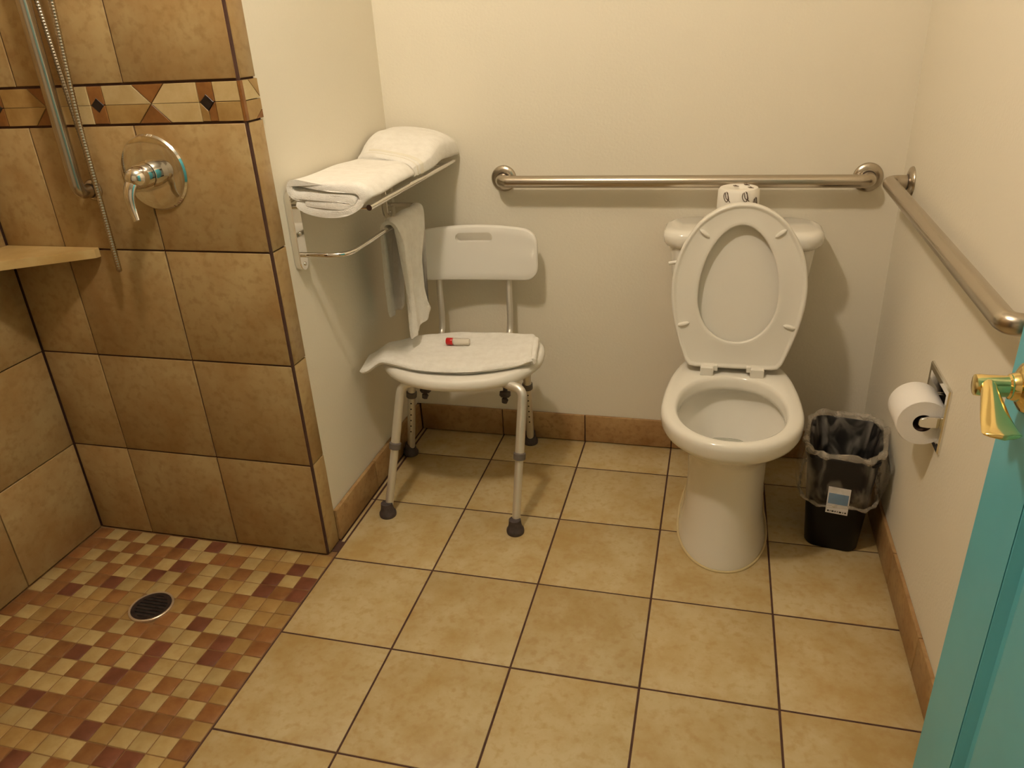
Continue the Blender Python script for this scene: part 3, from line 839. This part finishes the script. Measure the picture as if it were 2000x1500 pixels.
CHAIR_FRONT = V(0.25, -1, 0).normalized()
leg((0.075, 0.229, 0), (0.132, 0.322, 0.418), (0.190, 0.345, 0.424), (0.42, 0.57, 0.424), split=0.545)
leg((0.493, 0.215, 0), (0.508, 0.328, 0.424), (0.455, 0.348, 0.428), (0.16, 0.56, 0.426), split=0.545)
leg((0.010, 0.600, 0), (0.074, 0.560, 0.412), (0.12, 0.545, 0.424), (0.20, 0.53, 0.424), split=0.62, holes=True)
leg((0.417, 0.748, 0), (0.438, 0.650, 0.418), (0.40, 0.620, 0.426), (0.34, 0.575, 0.426), split=0.62, holes=True)
for (x, y, z) in ((0.186, 0.375, 0.378), (0.437, 0.385, 0.376)):
    kb = part('clamp_knob', MB().lathe([(0.007, 0.048), (0.007, 0.010), (0.0165, 0.008), (0.0175, -0.004), (0.012, -0.010)], (x, y, z), (0, 0.35, 1), 16), RUBBER, t)
    part('knob_wing', MB().lathe([(0.006, -0.010), (0.0105, -0.014), (0.008, -0.026), (0.002, -0.028)], (x + 0.004, y - 0.004, z), (0.2, 0.3, 1), 10), RUBBER, kb)

# ------------------------------------------------------------------ folded towel over the chair seat, hanging past its end
def towel_plate(hu0, hu1, hv0, hv1, zf, th, warp, nu=44, nv=22):
    top = []; bot = []
    for j in range(nv + 1):
        for i in range(nu + 1):
            a = i / nu; b = j / nv
            u = hu0 + (hu1 - hu0) * a; v = hv0 + (hv1 - hv0) * b
            u, v = warp(u, v, a, b)
            e = min(min(a, 1 - a) * (hu1 - hu0), min(b, 1 - b) * (hv1 - hv0)) / th
            rnd = math.sqrt(max(0.0, 1 - (1 - min(1.0, e * 1.6)) ** 2))
            z = zf(u, v)
            nz = 0.0012 * math.sin(u * 41 + v * 23) + 0.001 * math.sin(u * 17 - v * 37)
            top.append(sp(u, v, z + th * (0.45 + 0.55 * rnd) + nz)); bot.append(sp(u, v, z + th * (0.45 - 0.42 * rnd)))
    n = nu + 1; fs = []; o = len(top)
    for j in range(nv):
        for i in range(nu):
            p = j * n + i
            fs.append((p, p + 1, p + n + 1, p + n)); fs.append((o + p, o + p + n, o + p + n + 1, o + p + 1))
    for i in range(nu):
        p = i; fs.append((p, o + p, o + p + 1, p + 1)); p = nv * n + i; fs.append((p, p + 1, o + p + 1, o + p))
    for j in range(nv):
        p = j * n; fs.append((p, p + n, o + p + n, o + p)); p = j * n + nu; fs.append((p, o + p, o + p + n, p + n))
    return MB().add(top + bot, fs)
def zt(u, v):
    z = SZ + 0.034 + 0.002 + seatz(max(-0.235, min(0.24, u)), max(-0.155, min(0.155, v)))
    if u < -0.225:
        s = (-0.225 - u)
        z -= 0.034 * (1 - math.exp(-(s / 0.045) ** 2)) + 0.08 * s
    return z
def warp(u, v, a, b):
    # front and back edges bow with the seat; the left end narrows to a soft drooping tip
    f = max(0.0, min(1.0, (-0.12 - u) / 0.18))
    bow = max(0.0, 1 - (u / 0.232) ** 2)
    v0 = -0.112 - 0.030 * bow; v1 = 0.052 + 0.092 * bow ** 0.8
    vl0 = -0.105; vl1 = 0.012
    g = f * f * (3 - 2 * f)
    v0 = v0 * (1 - g) + vl0 * g; v1 = v1 * (1 - g) + vl1 * g
    if a < 0.06:                                   # rounded tip
        k = math.sqrt(max(0.0, 1 - (1 - a / 0.06) ** 2)); m = (v0 + v1) / 2; hw_ = (v1 - v0) / 2 * (0.70 + 0.30 * k)
        v0, v1 = m - hw_, m + hw_
    return u, v0 + (v1 - v0) * b
tw = thing('folded_towel', 'white folded towel laid flat across the shower chair seat', 'towel', (SXC, SYC, SZ + 0.03))
part('bottom_layer', towel_plate(-0.296, 0.222, -0.1, 0.1, zt, 0.0085, lambda u, v, a, b: (u, warp(u, v, a, b)[1] * 0.95)), TOWEL, tw, angle=80)
part('top_layer', towel_plate(-0.308, 0.221, -0.1, 0.1, lambda u, v: zt(u, v) + 0.0035 + 0.004 * max(0.0, 1 - abs(u - 0.21) / 0.03), 0.0185, warp, 60, 30), TOWEL, tw, angle=80)
part('folded_end', MB().tube(catmull([sp(0.222, y_, zt(0.222, y_) + 0.011) for y_ in (-0.108, -0.07, -0.03, 0.01, 0.050)], 5), 0.0095, 12), TOWEL, tw)

# small toiletry bottle lying on that towel
bc = sp(-0.057, 0.030, 0); zt0 = zt(-0.05, 0.02) + 0.0225 + 0.011
ax = V(math.cos(SA - 0.12), math.sin(SA - 0.12), 0)
t = thing('toiletry_bottle', 'small clear bottle with red cap lying on the seat towel', 'bottle', (bc.x, bc.y, zt0 - 0.0115))
p0 = V(bc.x, bc.y, zt0)
part('cap', MB().lathe([(0.002, 0.0), (0.0100, 0.0004), (0.0112, 0.002), (0.0112, 0.020), (0.0105, 0.0215)], p0, ax, 24), RED, t, label='red screw cap')
part('body', MB().lathe([(0.0085, 0.0205), (0.0095, 0.023), (0.0108, 0.027), (0.0108, 0.071), (0.0098, 0.0745), (0.002, 0.0755)], p0, ax, 24), TUBEM, t)

# ------------------------------------------------------------------ towel rack on the wing wall
RY0, RY1 = 0.135, 0.715
t = thing('towel_rack', 'chrome hotel towel rack with shelf rods and lower bar on the wing wall', 'towel rack', (XL, (RY0 + RY1) / 2, 0.83))
for yb_ in (RY0, RY1):
    prof = []
    rg = []
    N = 10
    pts = []
    for k in range(N + 1):
        a = PI * k / N; pts.append((0.0215 * math.cos(a), 1.013 + 0.0215 * math.sin(a)))
    for k in range(N + 1):
        a = PI + PI * k / N; pts.append((0.0215 * math.cos(a), 0.851 + 0.0215 * math.sin(a)))
    def rg_(x, sc): return [V(x, yb_ + a * sc, z) for a, z in pts]
    br = part('bracket', MB().loft([rg_(XL - 0.0045, 1), rg_(XL + 0.0100, 1), rg_(XL + 0.0120, 0.88)]), CHROME, t, angle=30)
    for zs in (0.845, 0.925):
        part('screw', MB().lathe([(0.0052, 0), (0.0052, 0.002), (0.004, 0.0035), (0.001, 0.004)], (XL + 0.0112, yb_, zs), (1, 0, 0), 14), CHROME, br)
    part('shelf_arm', MB().tube([(XL + 0.004, yb_, 0.9935), (0.195, yb_, 0.9935)], 0.0062, 12), CHROME, t)
ZS = 1.004
for x in (0.012, 0.058, 0.104, 0.150):
    part('shelf_rod', MB().tube([(x, 0.130, ZS), (x, 0.760, ZS)], 0.0048, 12), CHROME, t)
part('front_rail', MB().tube([(0.199, 0.118, 0.996), (0.199, 0.772, 0.996)], 0.0075, 16), CHROME, t)
part('towel_bar', MB().tube(fillet([(XL + 0.004, RY0, 0.869), (0.112, RY0, 0.869), (0.112, RY1, 0.869), (XL + 0.004, RY1, 0.869)], 0.075, 14), 0.0068, 16), CHROME, t)

# ------------------------------------------------------------------ towels on the rack
def ribbon(path, th, ys_, dist=None, m=TOWEL):
    """thick folded cloth: a path in (x, z) with thickness, carried along y"""
    p = catmull([V(x, 0, z) for x, z in path], 6)
    L_, R_ = [], []
    for i in range(len(p)):
        a = p[max(i - 1, 0)]; b = p[min(i + 1, len(p) - 1)]
        tg = (b - a).normalized(); nrm = V(-tg.z, 0, tg.x)
        e = min(i, len(p) - 1 - i); k = 0.45 if e == 0 else 0.85 if e == 1 else 1.0
        L_.append(p[i] + nrm * th / 2 * k); R_.append(p[i] - nrm * th / 2 * k)
    sec = L_ + R_[::-1]
    rings = []
    ny = len(ys_)
    for j, y in enumerate(ys_):
        rg_ = []
        for q in sec:
            v = V(q.x, y, q.z)
            if dist: v = dist(v, j / (ny - 1))
            rg_.append(v)
        rings.append(rg_)
    return MB().loft(rings)
def wob(v, s, amp=0.0022):
    return V(v.x + amp * math.sin(v.y * 31 + v.z * 40), v.y + amp * math.sin(v.x * 37 + v.z * 25), v.z + amp * math.sin(v.x * 29 + v.y * 23))
def skew(v, k): return -0.42 * (v.x - 0.10) * k
ysA = [0.114 + 0.34 * k / 24 for k in range(25)]
pathA = [(0.006, 1.002), (0.040, 0.987), (0.09, 0.980), (0.140, 0.983), (0.174, 0.998), (0.184, 1.018), (0.170, 1.035), (0.12, 1.042), (0.05, 1.052),
         (0.006, 1.056), (-0.008, 1.047), (-0.006, 1.030), (0.010, 1.020), (0.05, 1.023), (0.11, 1.019), (0.150, 1.013), (0.158, 1.004), (0.140, 0.999), (0.09, 1.003), (0.05, 1.006), (0.030, 1.008)]
def shapeA(v, s):
    # the near end sags past the rods; the rest lies on them and widens out over the front rail
    on = min(1.0, max(0.0, s / 0.0415))
    lowz = 0.980; newlow = 0.980 + 0.0385 * on
    z = 1.060 - (1.060 - v.z) * (1.060 - newlow) / (1.060 - lowz) - 0.010 * s * max(0, 1 - v.x / 0.2)
    x = v.x + 0.016 * on * max(0.0, (v.x - 0.10) / 0.09)
    z -= 0.014 * on * max(0.0, (v.x - 0.150) / 0.04) ** 2
    return wob(V(x, v.y + skew(v, s * s), z), s)
single('bath_towel', ribbon(pathA, 0.0155, ysA, shapeA), TOWEL,
       'white folded bath towel on the rack, its rolled layers facing the shower', 'towel', angle=80)
ysB = [0.474 + 0.300 * k / 28 for k in range(29)]
pathB = [(0.020, 1.018), (0.08, 1.018), (0.15, 1.018), (0.186, 1.022), (0.201, 1.040), (0.193, 1.062), (0.160, 1.078), (0.10, 1.089), (0.04, 1.096),
         (0.002, 1.090), (-0.009, 1.068), (-0.004, 1.046), (0.02, 1.041), (0.09, 1.045), (0.15, 1.044), (0.168, 1.053), (0.148, 1.062), (0.09, 1.067), (0.03, 1.066)]
def endB(v, s):
    f = min(1.0, s / 0.62); f = f * f * (3 - 2 * f)
    e = min(1.0, s / 0.04)
    g = min(1.0, (1 - s) / 0.12); g = math.sqrt(max(0.0, 1 - (1 - g) ** 2))
    k = (0.50 + 0.50 * f) * (0.80 + 0.20 * g) * (0.8 + 0.2 * e)
    z = 1.0150 + (v.z - 1.0110) * k
    z -= 0.012 * max(0.0, (v.x - 0.175) / 0.03) ** 2 * (1 if v.z < 1.05 else 0)
    return wob(V(v.x + (0.006 - 0.014 * (1 - min(1.0, s / 0.3))) * max(0.0, (v.x - 0.1) / 0.1), v.y + skew(v, (1 - s) ** 2), z), s, 0.0026)
twB = single('bath_towel', ribbon(pathB, 0.0165, ysB, endB), TOWEL,
       'plump white folded towel with woven border band, against the back wall end of the rack', 'towel', angle=80)
for s0, s1 in ((0.055, 0.068), (0.105, 0.150)):
    yb_ = [0.474 + 0.300 * (s0 + (s1 - s0) * k / 3) for k in range(4)]
    bd = ribbon(pathB[2:10], 0.0185, yb_, lambda v, s, a=s0, b=s1: endB(v, a + (b - a) * s))
    part('woven_band', bd, TBAND, twB, angle=80)

# hand towel draped over the lower bar at its far end
pathH = [(0.052, 0.572), (0.056, 0.63), (0.064, 0.72), (0.078, 0.82), (0.092, 0.872), (0.111, 0.886), (0.130, 0.874), (0.138, 0.82), (0.140, 0.72), (0.143, 0.62), (0.145, 0.532)]
ysH = [k / 26 for k in range(27)]
def lerp_tab(tab, q):
    for (a, x), (b, y) in zip(tab, tab[1:]):
        if q <= b: return x + (y - x) * max(0.0, (q - a) / (b - a))
    return tab[-1][1]
def hang(v, s):
    q = 0.886 - v.z                                       # depth below the bar
    if v.x > 0.111:
        ya = lerp_tab([(0, 0.405), (0.05, 0.425), (0.16, 0.430), (0.28, 0.415), (0.40, 0.400)], q)
        yb__ = lerp_tab([(0, 0.640), (0.05, 0.612), (0.14, 0.545), (0.24, 0.530), (0.34, 0.565), (0.40, 0.560)], q)
    else:
        ya = lerp_tab([(0, 0.405), (0.10, 0.440), (0.32, 0.475)], q)
        yb__ = lerp_tab([(0, 0.640), (0.10, 0.580), (0.32, 0.570)], q)
    f = min(1.0, q / 0.25)
    y = ya + (yb__ - ya) * s
    x = v.x + 0.008 * f * math.sin(s * 8.0 + 0.6) + 0.0025 * math.sin(s * 21 + v.z * 8)
    bot = min(1.0, max(0.0, (0.60 - v.z) / 0.10))
    z = v.z + (0.055 * max(0.0, s - 0.55) * bot * 2 if v.x > 0.111 else 0.0) + 0.003 * math.sin(s * 13)
    return V(max(x, 0.018), y, z)
single('hand_towel', ribbon(pathH, 0.0105, ysH, hang), TOWEL, 'white hand towel draped over the lower bar of the rack', 'towel', angle=80)

# ------------------------------------------------------------------ waste bin with its clear liner
BA_ = math.radians(-10)
BC = V(1.402, 0.398, 0)
def bn(u, v, z): return V(BC.x + u * math.cos(BA_) - v * math.sin(BA_), BC.y + u * math.sin(BA_) + v * math.cos(BA_), z)
def brr(hu, hv, r, z, N=8): return [bn(p.x, p.y, z) for p in rrect(0, 0, hu, hv, r, z, N)]
t = thing('waste_bin', 'small black plastic waste bin between the toilet and the wall', 'bin', (BC.x, BC.y, 0))
mb = MB().loft([brr(0.066, 0.098, 0.03, 0.0005), brr(0.070, 0.102, 0.034, 0.006), brr(0.080, 0.113, 0.036, 0.15), brr(0.090, 0.124, 0.038, 0.292),
                brr(0.0945, 0.1285, 0.040, 0.294), brr(0.0945, 0.1285, 0.040, 0.302), brr(0.090, 0.124, 0.038, 0.303), brr(0.087, 0.121, 0.036, 0.300),
                brr(0.076, 0.109, 0.033, 0.15), brr(0.064, 0.096, 0.028, 0.010)])
part('body', mb, BLACKP, t, angle=50)
# sticker on the side that faces the room
def st(u, z, d):
    hv = 0.102 + (0.124 - 0.102) * z / 0.292
    return bn(u, -hv - d, z)
def plate(u0, u1, z0, z1, d): return MB().loft([[st(u0, z0, d - 0.0008), st(u1, z0, d - 0.0008), st(u1, z1, d - 0.0008), st(u0, z1, d - 0.0008)], [st(u0, z0, d), st(u1, z0, d), st(u1, z1, d), st(u0, z1, d)]])
sk = part('sticker', plate(-0.024, 0.032, 0.128, 0.215, 0.0012), LABELM, t, smooth=False, label='white printed sticker')
part('sticker_panel', plate(-0.021, 0.029, 0.160, 0.195, 0.0017), LABELB, sk, smooth=False)
for k, (a, b) in enumerate(((-0.020, -0.015), (-0.013, -0.011), (-0.009, -0.003), (-0.001, 0.002), (0.005, 0.007), (0.010, 0.016), (0.019, 0.021), (0.024, 0.028))):
    part('sticker_print', plate(a, b, 0.133, 0.1375, 0.0018), INK_HOLE, sk, smooth=False)

# liner: inside the bin, over the rim, ballooning outside
def wv(k, n, z, seed):
    a = 2 * PI * k / n
    return (math.sin(5 * a + seed) + 0.7 * math.sin(9 * a + 2.1 * seed + z * 30) + 0.5 * math.sin(14 * a - z * 55 + seed * 3))
def lring(hu, hv, r, z, amp, zamp, seed, N=20):
    ps = rrect(0, 0, hu, hv, r, z, N); n = len(ps); out = []
    for k, p in enumerate(ps):
        wgl = wv(k, n, z, seed)
        d = V(p.x, p.y, 0).normalized()
        q = V(p.x, p.y, 0) + d * amp * wgl
        b_ = bn(q.x, q.y, z + zamp * wv(k, n, z + 1, seed + 1.7))
        if b_.x > XR - 0.0035: b_.x = XR - 0.0035
        out.append(b_)
    return out
lr = [lring(0.094, 0.128, 0.045, 0.160, 0.0016, 0.0050, 0.4), lring(0.110, 0.142, 0.085, 0.170, 0.0030, 0.004, 0.4), lring(0.119, 0.149, 0.100, 0.200, 0.0034, 0.003, 0.6),
      lring(0.118, 0.149, 0.100, 0.245, 0.0032, 0.003, 0.9), lring(0.110, 0.143, 0.085, 0.280, 0.0030, 0.003, 1.1), lring(0.103, 0.137, 0.075, 0.308, 0.0024, 0.004, 1.3),
      lring(0.093, 0.127, 0.042, 0.316, 0.002, 0.004, 1.4), lring(0.083, 0.116, 0.038, 0.308, 0.003, 0.004, 1.7), lring(0.075, 0.108, 0.036, 0.26, 0.005, 0.003, 2.0), lring(0.066, 0.098, 0.034, 0.19, 0.006, 0.003, 2.4),
      lring(0.056, 0.085, 0.032, 0.11, 0.005, 0.004, 2.9), lring(0.045, 0.070, 0.03, 0.055, 0.005, 0.004, 3.3), lring(0.02, 0.03, 0.015, 0.045, 0.001, 0.002, 3.3)]
t = thing('bin_liner', 'clear wrinkled plastic liner folded over the rim of the black bin', 'bin liner', (BC.x, BC.y, 0.045))
part('film', MB().loft(lr, False, True), FILM, t, angle=80)
rim = lring(0.100, 0.133, 0.080, 0.313, 0.002, 0.004, 1.35)
low = lring(0.102, 0.135, 0.075, 0.163, 0.002, 0.004, 0.4)
for rg_, r0, nm in ((rim, 0.0085, 'gathered_rim'), (low, 0.0045, 'loose_hem')):
    p_ = [Vector(q) for q in rg_[::2]]; p_.append(p_[0])
    part(nm, MB().tube(p_, [r0 * (1 + 0.35 * math.sin(k * 1.9)) for k in range(len(p_) - 1)] + [r0], 8), FILM2, t)

# ------------------------------------------------------------------ the teal door, folded back along the right wall
DXF, DXB = 1.418, 1.453
yA, yB_ = -1.440, -0.533                # hinge edge, latch edge
zA, zB = 0.012, 2.035
ST = 0.135
mb = MB()
mb.box(DXF, DXB, yB_ - ST, yB_, zA, zB).box(DXF, DXB, yA, yA + ST, zA, zB)
for z0, z1 in ((zA, 0.25), (1.02, 1.17), (1.90, zB)):
    mb.box(DXF, DXB, yA + ST, yB_ - ST, z0, z1)
door = single('door_1', mb, DOORP, 'teal painted panel door standing open along the right wall', None, kind='structure', smooth=False, bevel=0.0015)
for z0, z1 in ((0.25, 1.02), (1.17, 1.90)):
    y0, y1 = yA + ST, yB_ - ST
    def rp(a, x): return [V(x, y0 + a, z0 + a), V(x, y1 - a, z0 + a), V(x, y1 - a, z1 - a), V(x, y0 + a, z1 - a)]
    part('door_panel', MB().loft([rp(-0.002, DXB - 0.006), rp(-0.002, DXF + 0.0012), rp(0.003, DXF + 0.0014), rp(0.013, DXF + 0.0140), rp(0.026, DXF + 0.0140), rp(0.052, DXF + 0.0025)]), DOORP, door, smooth=False)
hc = V(DXF, yB_ - 0.064, 0.938)
hd = part('door_handle', MB().lathe([(0.0335, 0.0003), (0.0335, 0.004), (0.031, 0.008), (0.024, 0.012), (0.019, 0.014), (0.0175, 0.020), (0.016, 0.022)], hc, (-1, 0, 0), 36), BRASS, door, label='polished brass lever handle')
part('handle_neck', MB().lathe([(0.0150, 0.018), (0.0165, 0.019), (0.0165, 0.023), (0.0140, 0.025), (0.0140, 0.045), (0.0143, 0.058), (0.0137, 0.0625), (0.0095, 0.0635), (0.002, 0.0642)], hc, (-1, 0, 0), 30), BRASS, hd)
lp = catmull([hc + V(-0.050, 0.004, 0.001), hc + V(-0.050, -0.016, 0.001), hc + V(-0.053, -0.045, -0.004), hc + V(-0.056, -0.075, -0.010), hc + V(-0.057, -0.100, -0.014), hc + V(-0.057, -0.117, -0.013)], 6)
rings = []
for i, p in enumerate(lp):
    u = i / (len(lp) - 1)
    wd = 0.0105 + 0.0110 * min(1, max(0, (u - 0.25) / 0.6))
    if u > 0.86: wd *= math.sqrt(max(0.04, 1 - ((u - 0.86) / 0.142) ** 2))
    th = 0.0115 * (1 - u) + 0.0035 * u
    a = lp[max(i - 1, 0)]; b = lp[min(i + 1, len(lp) - 1)]
    tg = (b - a).normalized(); sx = V(1, 0, 0); sx = (sx - tg * sx.dot(tg)).normalized(); sn = tg.cross(sx)
    rings.append([p + sx * math.cos(2 * PI * q / 18) * wd + sn * math.sin(2 * PI * q / 18) * th for q in range(18)])
part('handle_lever', MB().loft(rings), BRASS, hd)
for z in (0.22, 1.02, 1.82):
    part('hinge', MB().tube([(DXB + 0.006, yA - 0.006, z - 0.045), (DXB + 0.006, yA - 0.006, z + 0.045)], 0.0075, 12).box(DXB - 0.001, XR - 0.0145, yA - 0.004, yA + 0.028, z - 0.045, z + 0.045), BRASS, door)
